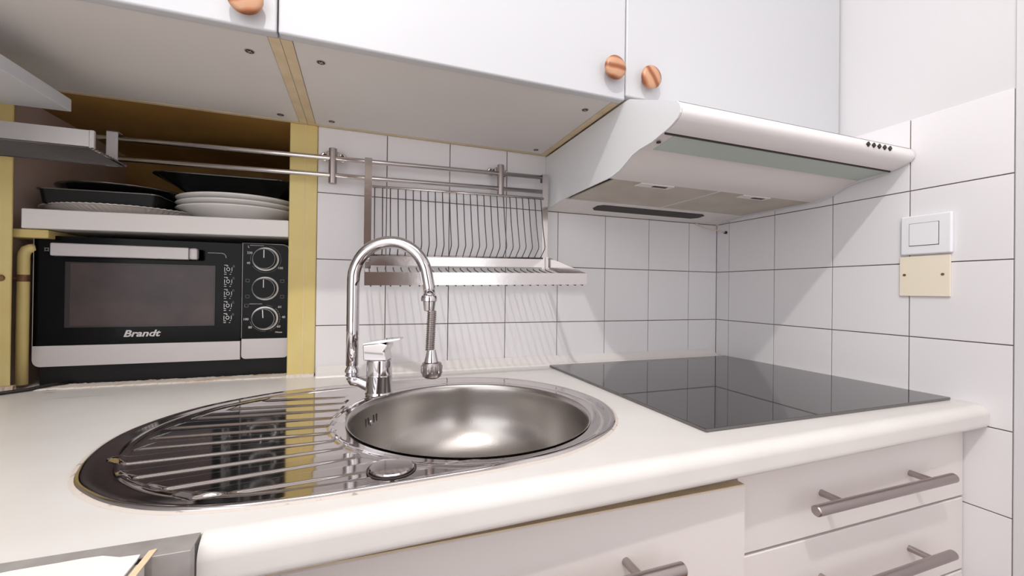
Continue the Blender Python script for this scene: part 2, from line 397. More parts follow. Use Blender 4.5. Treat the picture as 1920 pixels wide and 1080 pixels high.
def hsink(x, y, r, R):
    d = R-r
    z = 0.0032*ss(0, 0.004, d)
    z -= 0.0009*ss(.005, .012, d)
    q = math.atan2(y-BC[1], x-BC[0])
    left = ss(-1.02, -1.12, x)
    dr = d*abs(1)
    # inner bead and lowered drainer field
    w_in = 0.034
    z += 0.0011*math.exp(-((d-w_in)/0.0028)**2)*(0.25+0.75*left)
    z -= 0.0016*ss(w_in, w_in+0.007, d)*left
    # ridge around the bowl
    z += 0.0010*math.exp(-((r-0.207)/0.0035)**2)
    z += hbar(x, y)*left if left > 0 else 0
    return z
angs = []
a = 0
while a < 2*PI:
    angs.append(a)
    dl = abs(((a-PI+PI) % (2*PI))-PI)
    a += math.radians(0.115) if dl < math.radians(74) else math.radians(0.9)
NR = 104
b = NB(); grid = []
for a in angs:
    R = Rout(a); ca, sa = math.cos(a), math.sin(a); row = []
    for k in range(NR+1):
        t = k/NR; r = RB+(R-RB)*(1-(1-t)**1.0)
        x, y = BC[0]+r*ca, BC[1]+r*sa
        z = WT+0.0004+hsink(x, y, r, R)
        if k == NR: z = WT-0.0002
        row.append(b.verts.new((x, y, z)))
    grid.append(row)
for i in range(len(angs)):
    A = grid[i]; B = grid[(i+1) % len(angs)]
    for k in range(NR): b.faces.new((A[k], A[k+1], B[k+1], B[k]))
bmesh.ops.recalc_face_normals(b, faces=b.faces)
child_of(sink, 'rim_and_drainer', b, steel_m, True)
b = NB()
bp_ = [(RB+0.0008, 0.0042), (RB-0.0015, 0.0030), (RB-0.004, -0.001), (RB-0.0055, -0.008), (RB-0.0085, -0.040), (RB-0.016, -0.072), (RB-0.032, -0.100), (RB-0.058, -0.122), (RB-0.090, -0.134), (0.060, -0.140), (0.045, -0.142), (0.040, -0.146)]
def smoothprof(P, per=5):
    R = []
    for i in range(len(P)-1):
        p0 = P[max(i-1, 0)]; p1 = P[i]; p2 = P[i+1]; p3 = P[min(i+2, len(P)-1)]
        for k in range(per):
            t = k/per
            R.append(tuple(0.5*((2*p1[j]) + (-p0[j]+p2[j])*t + (2*p0[j]-5*p1[j]+4*p2[j]-p3[j])*t*t + (-p0[j]+3*p1[j]-3*p2[j]+p3[j])*t**3) for j in (0, 1)))
    R.append(P[-1]); return R
lathe(b, smoothprof(bp_), 128, T(BC[0], BC[1], WT), caps=False)
bmesh.ops.reverse_faces(b, faces=b.faces)
child_of(sink, 'bowl', b, satin_m, True)
b = NB(); lathe(b, [(0, -0.148), (0.042, -0.148), (0.040, -0.1430), (0.03, -0.1435), (0.028, -0.146), (0, -0.146)], 40, T(BC[0], BC[1], WT)); drain = child_of(sink, 'drain', b, chrome_m, 'auto')
# overflow slots
for i, k in enumerate((-1.5, -.75, .75, 1.5)):
    aa = math.radians(146.5)-k*math.radians(3.4); rr = RB-0.0068
    b = NB(); box(b, -.0008, .0016, -.0019, .0019, -.0115+(.004 if i == 1 else 0), .0105, .0008, 2, T(BC[0]+rr*math.cos(aa), BC[1]+rr*math.sin(aa), WT-0.0305) @ RZ(aa))
    child_of(sink, 'overflow_slot', b, dark_m)
aa = math.radians(146.5); rr = RB-0.0078
b = NB(); lathe(b, [(0.0055, 0), (0.0045, 0.0016), (0, 0.002)], 16, T(BC[0]+rr*math.cos(aa), BC[1]+rr*math.sin(aa), WT-0.031) @ RZ(aa) @ RY(-PI/2)); child_of(sink, 'overflow_screw', b, chrome_m, 'auto')
b = NB(); lathe(b, [(0.0235, 0.0), (0.0235, 0.0022), (0.0222, 0.0034), (0.0, 0.0042)], 48, T(-1.0300, -0.5620, WT+0.0030)); child_of(sink, 'hole_cover', b, steel_m, 'auto', 'round brushed steel hole cover')
b = NB(); lathe(b, [(0.0262, 0.0), (0.0262, 0.0006), (0.0242, 0.0006), (0.0242, 0)], 48, T(-1.0300, -0.5620, WT+0.0030), caps=False); child_of(sink, 'cover_seat', b, dark_m)
# caulk bead around the sink
b = NB(); random.seed(5)
for i, a in enumerate([2*PI*j/300 for j in range(300)]):
    pass
pr = []
for j in range(301):
    a = 2*PI*j/300; R = Rout(a); e = random.uniform(0, .0012)
    pr.append([(BC[0]+(R+dd)*math.cos(a), BC[1]+(R+dd)*math.sin(a), WT+zz) for dd, zz in ((-.0012, .0014), (.0008, .0012), (.0024+e, .0001))])
vv = [[b.verts.new(p) for p in r] for r in pr[:300]]
for j in range(300):
    A = vv[j]; B = vv[(j+1) % 300]
    for k in range(2): b.faces.new((A[k], A[k+1], B[k+1], B[k]))
bmesh.ops.recalc_face_normals(b, faces=b.faces)
child_of(sink, 'sealant', b, mat('old_sealant', (206, 196, 188), 0.6, rgb2=(140, 118, 102), vscale=60, thr=(.64, .72)), True, 'discoloured sealant bead')

# ================================================================== FAUCET
FB = Vector((-1.0305, -0.2240, WT+0.0030)); d = Vector((0.9326, -0.3609, 0)); pd = Vector((0.3609, 0.9326, 0))
fa = thing('faucet', 'chrome gooseneck mixer tap with flexible spray hose behind the sink', 'faucet', FB)
def fp(s, z): return Vector((-1.0775, -0.2063, 0)) + d*s + Vector((0, 0, z))
FM = T(FB.x, FB.y, FB.z)
b = NB(); lathe(b, [(.0238, 0), (.0246, .001), (.0246, .004), (.0232, .006), (.0230, .034), (.0235, .0348), (.0235, .0358), (.0230, .0366), (.0226, .062), (.0218, .0640)], 40, FM); child_of(fa, 'body', b, chrome_m, 'auto')
b = NB(); Mf = FM @ RZ(math.atan2(d.y, d.x))
# cap and lever
prism_poly(b, [Mf @ Vector(p) for p in [(-.0230, -.0195, .0640), (-.0245, -.0195, .0920), (.006, -.0195, .0965), (.0215, -.0195, .0930), (.0150, -.0195, .0800), (.0195, -.0195, .0640)]], (Mf.to_3x3() @ Vector((0, .039, 0))))
bmesh.ops.bevel(b, geom=list(b.edges), offset=.003, segments=3, profile=.6, affect='EDGES')
child_of(fa, 'cap', b, chrome_m, 'auto')
b = NB(); prism_poly(b, [Mf @ Vector(p) for p in [(-.0245, -.0190, .0925), (-.0245, -.0190, .0955), (.010, -.0190, .1015), (.041, -.0190, .1055), (.0415, -.0190, .1020), (.012, -.0190, .0965)]], (Mf.to_3x3() @ Vector((0, .038, 0))))
for v in b.verts:
    loc = Mf.inverted() @ v.co
    if loc.x > .03: loc.y *= .55; v.co = Mf @ loc
bmesh.ops.bevel(b, geom=list(b.edges), offset=.0012, segments=2, profile=.6, affect='EDGES')
child_of(fa, 'lever', b, chrome_m, 'auto')
# side arm with swivel nut
c0 = fp(0, 0.9345); b = NB()
tube(b, [FB+Vector((0, 0, .012))-d*.008, FB+Vector((0, 0, .016))-d*.022, FB+Vector((0, 0, .022))-d*.036, c0+Vector((0, 0, -.008))+d*.004, c0+Vector((0, 0, 0.001))], [.011, .0105, .0095, .0105, .0118], 20)
child_of(fa, 'spout_arm', b, chrome_m, True)
b = NB(); lathe(b, [(.010, 0), (.0125, .0015), (.0125, .003), (.0100, .0050), (.0128, .0085), (.0128, .0125), (.0098, .0185), (.0090, .021)], 6*4, T(c0.x, c0.y, c0.z)); child_of(fa, 'swivel_nut', b, chrome_m, 'auto')
ctr = .0682; r_ = .0682; pts = [fp(-.0005, .955), fp(0, 1.02), fp(0, 1.07), fp(0, 1.105)]
for i in range(1, 27):
    a = PI-(PI-math.radians(9))*i/26
    pts.append(fp(ctr+r_*math.cos(a), 1.113+.0700*math.sin(a)))
e0 = pts[-1]; pts.append(fp(.1402, 1.100)); pts.append(fp(.1412, 1.086))
b = NB(); tube(b, pts, .0112, 24); child_of(fa, 'gooseneck_pipe', b, chrome_m, True)
HM = lambda s, z: T(*fp(s, z))
b = NB(); lathe(b, [(.0125, .0), (.0148, .001), (.0150, .0065), (.0135, .0105), (.0112, .0115)], 28, HM(.1405, 1.0745)); child_of(fa, 'collar', b, chrome_m, 'auto')
b = NB(); lathe(b, [(.0088, .0), (.0098, .001), (.0122, .0175)], 28, HM(.1412, 1.0570)); child_of(fa, 'hose_fitting', b, chrome_m, 'auto')
b = NB(); prof_ = []; nz = 21
for i in range(nz):
    z = i/nz*.0735
    prof_ += [(.0070, z), (.0086, z+.0008), (.0086, z+.0020), (.0070, z+.0028)]
prof_.append((.0070, .0735))
lathe(b, prof_, 24, HM(.1435, .9845) @ RY(math.radians(2.2))); child_of(fa, 'flexible_hose', b, nickel_m, 'auto', 'ribbed chrome spring hose')
b = NB(); lathe(b, [(.0135, 0), (.0105, .012), (.0085, .021), (.0080, .0225)], 28, HM(.1462, .9640)); child_of(fa, 'head_neck', b, chrome_m, 'auto')
b = NB(); lathe(b, [(0, -.0005), (.0120, -.0005), (.0165, .0025), (.0190, .0095), (.0190, .0220), (.0170, .0275), (.0135, .0285)], 36, HM(.1475, .9350)); hd = child_of(fa, 'spray_head', b, nickel_m, 'auto')
for k in range(18):
    a = 2*PI*k/18; c = fp(.1475, .9445)
    b = NB(); box(b, .0186, .0198, -.0010, .0010, 0, .0130, .0004, 1, T(c.x, c.y, c.z) @ RZ(a)); bmesh.ops.translate(b, verts=b.verts, vec=-fa.location)
    obj('grip_rib', b, chrome_m, hd)

# ================================================================== HOB
hob = thing('hob', 'black glass ceramic hob set into the worktop by the right wall', 'hob', (-0.31, -0.32, WT))
b = NB(); box(b, -0.6045, -0.0150, -0.5705, -0.0500, WT+.0002, WT+.0055, .0012, 2); child_of(hob, 'glass_plate', b, hob_m, 'auto')
b = NB(); box(b, -0.598, -0.020, -0.565, -0.056, WT-.0001, WT+.0004); child_of(hob, 'gasket', b, dark_m)

# ================================================================== BASE UNITS
def handle(parent, loc, xl, xr, pl, pr_, yf, z, off=.036, r=.0078):
    b = NB()
    tube(b, [(xl, yf-off, z), (xl+.0015, yf-off, z), (xr-.0015, yf-off, z), (xr, yf-off, z)], [r*.82, r, r, r*.82], 20)
    for px in (pl, pr_):
        tube(b, [(px, yf, z), (px, yf-off+.002, z)], .0052, 14)
    bmesh.ops.translate(b, verts=b.verts, vec=-Vector(loc))
    return obj('handle', b, nickel_m, parent, 'auto', 'satin metal bar handle')
du = thing('drawer_unit', 'white drawer unit with bar handles under the hob', 'cabinet', (-0.28, -0.30, 0))
b = NB()
box(b, -0.5600, -0.5440, -0.562, -0.02, .10, .8615); box(b, -0.0200, -0.0040, -0.562, -0.02, .10, .8615)
box(b, -0.5440, -0.0200, -0.562, -0.02, .10, .118); box(b, -0.5440, -0.0200, -0.03, -0.02, .118, .8615); child_of(du, 'carcass', b, cab_m)
b = NB(); box(b, -0.56, -0.004, -0.52, -0.505, 0, .0995); child_of(du, 'plinth', b, cab_m)
for (z0, z1, hz) in ((.7250, .8560, .7885), (.5890, .7210, .6585), (.4300, .5850, .51), (.1200, .4260, .28)):
    b = NB(); box(b, -0.5590, -0.0015, -0.5825, -0.5635, z0, z1, .0012, 1); o = child_of(du, 'drawer', b, draw_m)
    handle(o, du.location, -.452, -.114, -.387, -.164, -.5825, hz)
sb = thing('sink_cabinet', 'white sink base cabinet with one bar handle, left of the drawers', 'cabinet', (-0.87, -0.30, 0))
b = NB()
box(b, -1.1780, -1.1620, -0.562, -0.02, .10, .8615); box(b, -0.5780, -0.5620, -0.562, -0.02, .10, .8615)
box(b, -1.1620, -0.5780, -0.562, -0.02, .10, .118); child_of(sb, 'carcass', b, cab_m)
b = NB(); box(b, -1.178, -0.562, -0.52, -0.505, 0, .0995); child_of(sb, 'plinth', b, cab_m)
b = NB(); box(b, -1.1780, -0.5635, -0.6000, -0.5820, .1200, .8350, .0015, 1)
for v in b.verts:
    if v.co.z > .5: v.co.z += (-.87-v.co.x)*0.004
dr = child_of(sb, 'door', b, draw_m)
b = NB(); box(b, -1.1770, -0.5650, -0.5990, -0.5830, .8340, .8362, 0, 1)
for v in b.verts: v.co.z += (-.87-v.co.x)*0.004
bmesh.ops.translate(b, verts=b.verts, vec=-sb.location); obj('top_edging', b, edge_m, dr, label='peeling beige top edging')
handle(dr, sb.location, -1.010, -.700, -.935, -.7575, -.6000, .7700, .034, .0082)

# ================================================================== WALL UNITS
ZU = 1.4600; YF = -0.3430; YD = -0.3630
def wall_unit(name, label, x0, x1, knob, z0=ZU, screws=(), open_back=True):
    t = thing(name, label, 'cabinet', ((x0+x1)/2, -0.17, z0), 'white wall cabinets in a row above the worktop')
    for a, c in ((x0+.0003, x0+.0160), (x1-.0160, x1-.0003)):
        b = NB(); box(b, a, c, YF, -0.0010, z0, 2.10, .0004); o = child_of(t, 'side_panel', b, edge_m if False else cab_m)
        b = NB(); box(b, a+.0001, c-.0001, YF+.0004, -0.0012, z0-.0007, z0+.0003); bmesh.ops.translate(b, verts=b.verts, vec=-t.location); obj('raw_edge', b, edge_m, o, label='bare chipboard edge')
    b = NB(); box(b, x0+.0168, x1-.0168, YF+.0012, -0.0125, z0+.0004, z0+.016); bp0 = child_of(t, 'bottom_panel', b, under_m)
    b = NB(); box(b, x0+.0163, x1-.0163, -0.0110, -0.0010, z0-.0004, z0+.03); child_of(t, 'back_rail', b, edge_m, label='bare chipboard rail')
    b = NB(); box(b, x0+.0163, x1-.0163, YF+.001, -0.0130, 2.084, 2.10); child_of(t, 'top_panel', b, cab_m)
    b = NB(); box(b, x0+.0010, x1-.0010, YD, YF-.0022, z0-.0030, 2.10, .0035, 3); dd = child_of(t, 'door', b, cab_m, 'auto')
    for (sx, sy) in screws:
        b = NB(); lathe(b, [(0.0072, 0), (.0072, -.0008), (.0052, -.0009)], 24, T(sx, sy, z0+.0006), caps=True); s = child_of(t, 'screw', b, silver_m, 'auto')
        b = NB(); lathe(b, [(0.0058, 0), (.0058, -.0013)], 20, T(sx, sy, z0+.0004)); bmesh.ops.translate(b, verts=b.verts, vec=-t.location); obj('screw_recess', b, rust_m if False else dark_m, s)
        b = NB(); box(b, -.0038, .0038, -.0007, .0007, -.0016, -.0010, 0, 1, T(sx, sy, z0+.0004) @ RZ(.6)); box(b, -.0007, .0007, -.0038, .0038, -.0016, -.0010, 0, 1, T(sx, sy, z0+.0004) @ RZ(.6)); bmesh.ops.translate(b, verts=b.verts, vec=-t.location); obj('screw_cross', b, silver_m, s)
    kx, kz, rot = knob
    b = NB(); lathe(b, [(.0115, 0), (.0110, .004), (.0140, .0075), (.0200, .0105), (.0218, .0140), (.0212, .0175), (.0170, .0200), (.0090, .0214), (0, .0218)], 40)
    me_o = obj('knob', b, wood_m, dd, True, 'striped wooden knob')
    me_o.location = Vector((kx, YD, kz)) - t.location
    me_o.rotation_euler = (PI/2, rot, 0)
    return t
wall_unit('wall_cabinet', 'white wall cabinet over the oven niche, at the upper left', -1.790, -1.1800, (-1.2160, 1.487, .3), screws=((-1.2301, -.2887), (-1.2282, -.0398)))
wall_unit('wall_cabinet', 'white wall cabinet with wooden knob above the dish rack', -1.1800, -0.6000, (-0.6330, 1.5060, .7), screws=((-1.1293, -.2938), (-.6469, -.2937), (-.6443, -.0379), (-1.1291, -.0402)))
wall_unit('wall_cabinet', 'white wall cabinet directly above the extractor hood by the right wall', -0.6000, -0.0015, (-0.5535, 1.5030, 1.6), z0=1.4690)

# ================================================================== EXTRACTOR HOOD
hd = thing('extractor_hood', 'white visor extractor hood with rounded front above the hob', 'extractor hood', (-0.30, -0.25, 1.31))
under = [(-0.468, 1.3600), (-0.440, 1.3560), (-0.405, 1.3540), (-0.385, 1.3500), (-0.365, 1.3410), (-0.345, 1.3325), (-0.320, 1.3275), (-0.300, 1.3265)]
nose = [(-0.490, 1.4030), (-0.4990, 1.3990), (-0.5050, 1.3920), (-0.5075, 1.3850), (-0.5065, 1.3780), (-0.5010, 1.3715), (-0.4900, 1.3660), (-0.4780, 1.3620)]
sidep = [(-0.0015, 1.4560), (-0.3400, 1.4560), (-0.3680, 1.4555), (-0.376, 1.4545)] + nose + under + [(-0.095, 1.3250), (-0.030, 1.3180), (-0.0015, 1.3120)]
for x in (-0.5995, -0.0052):
    b = NB(); prism_x(b, [(y, z-(.0022 if z < 1.358 else 0)) for y, z in sidep], x, x+.0030); child_of(hd, 'side_plate', b, hood_m)
# visor
vis = [(-0.376, 1.4530)] + [(y+.0008, z+.0004) for y, z in nose] + [(-0.4690, 1.3606), (-0.4690, 1.3640), (-0.490, 1.372), (-0.4995, 1.3850), (-0.489, 1.398), (-0.376, 1.4490)]
b = NB(); prism_x(b, smoothprof(vis[:9], 3)[:-1]+vis[8:], -0.5952, -0.0055); v_ = child_of(hd, 'visor', b, mat('visor_enamel', (236, 233, 233), 0.25), 'auto')
b = NB(); box(b, -0.5945, -0.0058, -0.4672, -0.4650, 1.3585, 1.3665); child_of(hd, 'visor_gap', b, dark_m)
b = NB(); pr2 = [(-0.4640, 1.3602), (-0.4050, 1.3552), (-0.4050, 1.3580), (-0.4640, 1.3630)]
prism_x(b, pr2, -0.5700, -0.0100); child_of(hd, 'light_cover', b, glassy_m, label='pale green light cover strip')
b = NB(); prism_x(b, [(-0.4655, 1.3620), (-0.402, 1.3552), (-0.395, 1.3530)] + [(y, z) for y, z in under[3:]] + [(-0.300, 1.330), (-0.350, 1.3450), (-0.385, 1.355), (-0.4655, 1.3660)], -0.5962, -0.0056); child_of(hd, 'under_panel', b, hoodw_m, 'auto')
b = NB(); box(b, -0.5962, -0.0056, -0.376, -0.0020, 1.4500, 1.4540); child_of(hd, 'top_plate', b, hood_m)
b = NB(); prism_x(b, [(-0.1000, 1.3252), (-0.0300, 1.3182), (-0.0020, 1.3125), (-0.0020, 1.320), (-0.030, 1.325), (-0.100, 1.332)], -0.5962, -0.0056); child_of(hd, 'rear_panel', b, hoodw_m)
b = NB(); n_ = [(-0.482, -.050), (-0.470, -.0365), (-0.140, -.0365), (-0.122, -.050), (-0.122, -.072), (-0.138, -.082), (-0.468, -.082), (-0.482, -.072)]
prism_poly(b, [(x, y, 1.3160 - (y+.03)*0.1 + .0021) for x, y in n_], (0, 0, -.0014)); child_of(hd, 'vent_slot', b, dark_m, label='dark slot vent')
for (x0, x1, lx) in ((-0.580, -0.3060, -.4640), (-0.3000, -0.0080, -.1780)):
    b = NB(); box(b, x0, x1, -0.3005, -0.1030, 1.3262, 1.3300, .0008); f_ = child_of(hd, 'grease_filter', b, filter_m)
    b = NB(); box(b, lx-.052, lx+.035, -0.3005, -0.2770, 1.3238, 1.3262, .0006); bmesh.ops.translate(b, verts=b.verts, vec=-hd.location); obj('latch', b, hoodw_m, f_)
    b = NB(); box(b, lx-.014, lx+.022, -0.2945, -0.2850, 1.3230, 1.3240, .0003); bmesh.ops.translate(b, verts=b.verts, vec=-hd.location); obj('latch_slot', b, dark_m, f_)
b = NB(); box(b, -0.3055, -0.3005, -0.3005, -0.1030, 1.3258, 1.3290); child_of(hd, 'filter_divider', b, hoodw_m)
for k in range(5):
    x = -.150+k*.0165
    b = NB(); box(b, -.0038, .0038, -.0015, .0015, -.0038, .0038, .0006, 1, T(x, -.5078, 1.3865) @ RZ(0) @ RY(PI/4)); child_of(hd, 'button', b, dark_m, label='small diamond button')
b = NB(); lathe(b, [(.004, 0), (.004, .002)], 12, T(-.583, -.437, 1.3550)); child_of(hd, 'screw', b, dark_m)
# power cord under the hood
b = NB(); tube(b, [(-.09, -.004, 1.311), (-.07, -.012, 1.302), (-.045, -.028, 1.292), (-.02, -.038, 1.287), (-.003, -.0376, 1.2845)], .0022, 8)
cd = thing('power_cord', 'thin white power cord hanging behind the hood near the corner', 'cord', (-.05, -.02, 1.29))
child_of(cd, 'cable', b, cord_m, True)
b = NB(); lathe(b, [(.0045, 0), (.0045, .006), (.003, .007)], 14, T(-.0005, -.0376, 1.2841) @ RY(-PI/2)); child_of(cd, 'cable_clip', b, dark_m)

# ================================================================== SWITCH AND BLANK PLATE
sp = thing('light_switch', 'white wall light switch with square rocker on the right wall', 'switch', (0, -.527, 1.218))
b = NB(); box(b, -.0090, -.0006, -.5678, -.4868, 1.1790, 1.2585, .0035, 3); child_of(sp, 'frame', b, plastic_m, 'auto')
b = NB(); box(b, -.0094, -.0085, -.5490, -.5018, 1.1965, 1.2425); child_of(sp, 'rocker_gap', b, dark_m)
b = NB(); box(b, -.0108, -.0088, -.5482, -.5026, 1.1975, 1.2418, .0008, 2, T(0, 0, 0)); child_of(sp, 'rocker', b, plastic_m, 'auto')
bk = thing('blank_plate', 'ivory blank cover plate below the light switch', 'cover plate', (0, -.523, 1.135))
b = NB(); box(b, -.0050, -.0006, -.5640, -.4835, 1.0950, 1.1765, .0016, 2); child_of(bk, 'plate', b, ivory_m, 'auto')
for y, z in ((-.4925, 1.1385), (-.5530, 1.1385)):
    b = NB(); lathe(b, [(.0026, 0), (.0026, .0012), (.0016, .0016)], 14, T(-.0048, y, z) @ RY(-PI/2)); child_of(bk, 'screw', b, rust_m, 'auto')

# ================================================================== HANGING RAIL
tl = lambda x: 1.3912+0.0195*(x+.6265)       # slight slope of the rail
rail = thing('hanging_rail', 'double chrome hanging rail fixed to the tiles and across the niche', 'rail', (-1.05, 0, 1.37))
for dz in (0.0, -.0375):
    b = NB(); tube(b, [(-1.60, -.036, tl(-1.60)+dz), (-.613, -.036, tl(-.613)+dz)], .0052, 14); child_of(rail, 'rod', b, chromed_m, True)
for x in (-1.1260, -.7385):
    zc = tl(x)-.0170
    b = NB(); lathe(b, [(.0070, -.039), (.0086, -.038), (.0086, .038), (.0070, .039)], 22, T(x, -.0345, zc)); o = child_of(rail, 'bracket', b, nickel_m, 'auto')
    for s in (-1, 1):
        b = NB(); lathe(b, [(.0045, 0), (.0095, 0), (.0098, .004), (.0080, .0055), (.0054, .0045)], 24, T(x+s*.0180, -.0030, zc+.0275) @ RX(PI/2), caps=False); bmesh.ops.translate(b, verts=b.verts, vec=-rail.location); obj('screw_eye', b, chrome_m, o, 'auto')
        b = NB(); lathe(b, [(0, 0), (.0056, 0), (.0056, .0046), (0, .0050)], 18, T(x+s*.0180, -.0030, zc+.0275) @ RX(PI/2)); bmesh.ops.translate(b, verts=b.verts, vec=-rail.location); obj('screw', b, dark_m, o)
    b = NB(); box(b, x-.014, x+.014, -.030, -.0006, zc+.020, zc+.034, .002); bmesh.ops.translate(b, verts=b.verts, vec=-rail.location); obj('bracket_foot', b, chrome_m, o)

# ================================================================== DISH RACK
dk = thing('dish_rack', 'chrome wire dish drying rack hanging above the sink', 'dish rack', (-.84, -.1, 1.2))
tt = lambda x: 0.0195*(x+.6265)
for (xa, xb) in ((-1.0600, -1.0445), (-.6275, -.6115)):
    b = NB(); xm = (xa+xb)/2
    prism_x(b, [(-.0285, 1.378+tt(xm)), (-.0285, 1.3975+tt(xm)), (-.0445, 1.3975+tt(xm)), (-.0445, 1.150+tt(xm)), (-.0425, 1.150+tt(xm)), (-.0425, 1.3958+tt(xm)), (-.0300, 1.3958+tt(xm)), (-.0300, 1.378+tt(xm))], xa, xb); child_of(dk, 'upright', b, chromed_m)
X0, X1 = -1.0440, -.6275
b = NB(); tube(b, [(X0, -.052, 1.3320+tt(X0)), (X1, -.052, 1.3320+tt(X1))], .0030, 10); child_of(dk, 'top_rod', b, chromed_m, True)
def strip_x(b, xa, xb, y, z0, z1, th):
    prism_poly(b, [(xa, y, z0+tt(xa)), (xb, y, z0+tt(xb)), (xb, y, z1+tt(xb)), (xa, y, z1+tt(xa))], (0, -th, 0)); return b
child_of(dk, 'back_strip', strip_x(NB(), X0-.002, X1, -.0500, 1.1565, 1.1790, .0014), chromed_m)
b = NB(); tube(b, [(X0-.002, -.0515, 1.1795+tt(X0)), (X1, -.0515, 1.1795+tt(X1))], .0022, 8); child_of(dk, 'back_rod', b, chromed_m, True)
nb = 25
for i in range(nb):
    x = -1.0385+i*(0.4030/(nb-1)); z = tt(x)
    b = NB(); tube(b, [(x, -.052, 1.3320+z), (x, -.066, 1.262+z), (x, -.082, 1.206+z), (x, -.080, 1.200+z), (x, -.0535, 1.1795+z)], .0012, 6); child_of(dk, 'wire', b, wire_m, True)
for i in range(nb+1):
    x = -1.0480+i*(0.4260/nb); z = tt(x)
    b = NB(); tube(b, [(x, -.0560, 1.1520+z), (x, -.0600, 1.1480+z), (x, -.2480, 1.1095+z), (x, -.2500, 1.1130+z)], .0013, 6); child_of(dk, 'tray_wire', b, wire_m, True)
child_of(dk, 'front_rim', strip_x(NB(), -1.0590, -.6150, -.2520, 1.1108, 1.1345, .0014), chromed_m)
for x in (-1.0590, -.6164):
    z = tt(x)
    b = NB(); prism_poly(b, [(x, -.0500, 1.1550+z), (x, -.2520, 1.1108+z), (x, -.2520, 1.1345+z), (x, -.0560, 1.1830+z), (x, -.0500, 1.183+z)], (.0014, 0, 0)); child_of(dk, 'side_rim', b, chromed_m)
b = NB(); lathe(b, [(.007, 0), (.007, .004), (.004, .006), (0, .006)], 16, T(-1.052, -.0445, 1.163) @ RX(PI/2)); child_of(dk, 'bolt', b, chrome_m, 'auto')

# ================================================================== SMALL TRAY RACK (left end of the rail)
tr = thing('tray_rack', 'shallow chrome wire tray hooked on the left end of the rail', 'rack', (-1.6, -.1, 1.33))
b = NB(); box(b, -1.90, -1.4835, -.1560, -.1546, 1.3225, 1.3495, .0003); child_of(tr, 'front_rim', b, chromed_m)
b = NB(); box(b, -1.4850, -1.4780, -.1560, -.150, 1.3215, 1.3500, .0008); child_of(tr, 'corner_post', b, silver_m)
b = NB(); box(b, -1.90, -1.4800, -.0480, -.0466, 1.3190, 1.3230); child_of(tr, 'back_rim', b, chromed_m)
for i in range(13):
    y = -.1530+i*.0085
    b = NB(); tube(b, [(-1.90, y, 1.3215), (-1.4795, y, 1.3215)], .0015, 6); child_of(tr, 'wire', b, wire_m, True)
b = NB(); tube(b, [(-1.4835, -.155, 1.3225), (-1.4835, -.048, 1.3200)], .0018, 6); child_of(tr, 'side_rod', b, chromed_m, True)
b = NB(); box(b, -1.5130, -1.4960, -.0445, -.0430, 1.3190, 1.3850); box(b, -1.5130, -1.4960, -.0445, -.0285, 1.3838, 1.3852); child_of(tr, 'hook', b, silver_m)
# shelf projecting at the upper left
sh = thing('wall_shelf', 'white wall shelf board jutting in at the upper left edge', 'shelf', (-1.75, -.5, 1.39))
b = NB(); box(b, -1.9490, -1.5225, -.90, -.1250, 1.3855, 1.4060, .0008); child_of(sh, 'board', b, cab_m)
b = NB(); box(b, -1.9490, -1.92, -.80, -.18, 1.365, 1.3853); child_of(sh, 'wall_batten', b, cab_m)

# ================================================================== NICHE SHELF
zs = lambda x: 1.2373+.0175*(x+1.6545)
ns = thing('niche_shelf', 'thick white board across the niche above the mini oven', 'shelf', (-1.43, .2, 1.21))
b = NB(); box(b, -1.6550, -1.2158, 0.0, .36, 1.2010, 1.2373, .0012)
for v in b.verts: v.co.z += .0160*(v.co.x+1.6545)
child_of(ns, 'board', b, hoodw_m)
b = NB(); box(b, -1.6895, -1.6220, .010, .36, 1.1845, 1.2002, .001); child_of(ns, 'batten', b, yellow_m, label='yellow painted batten')

# corrugated foil tray
def lift(b, M): bmesh.ops.transform(b, matrix=M, verts=b.verts)
ft_ = thing('foil_tray', 'silver crimped foil tray at the left of the niche shelf', 'tray', (-1.548, .152, 1.2400))
b = NB(); NN = 168; rings = []
for (r, h, am) in ((0.0, .0008, 0), (.105, .0008, 0), (.112, .0020, .0008), (.140, .0150, .0026), (.149, .0158, .0008), (.149, .0146, .0008), (.1395, .0136, .0026), (.110, .0004, .0006), (0.0, 0.0, 0)):
    if r == 0: rings.append([b.verts.new((-1.548, .152, 1.2403+h))]); continue
    rings.append([b.verts.new((-1.548+(r+am*(1 if k % 2 else -1))*math.cos(2*PI*k/NN)*.98, .152+(r+am*(1 if k % 2 else -1))*math.sin(2*PI*k/NN), 1.2403+h+.0175*(r*math.cos(2*PI*k/NN)+.0)+.0004*(1 if k % 2 else -1)*(am > 0))) for k in range(NN)])
for A, B in zip(rings, rings[1:]):
    for k in range(NN):
        k2 = (k+1) % NN
        if len(A) == 1: b.faces.new((A[0], B[k], B[k2]))
        elif len(B) == 1: b.faces.new((A[k], A[k2], B[0]))
        else: b.faces.new((A[k], A[k2], B[k2], B[k]))
bmesh.ops.recalc_face_normals(b, faces=b.faces)
child_of(ft_, 'crimped_dish', b, foil_m)
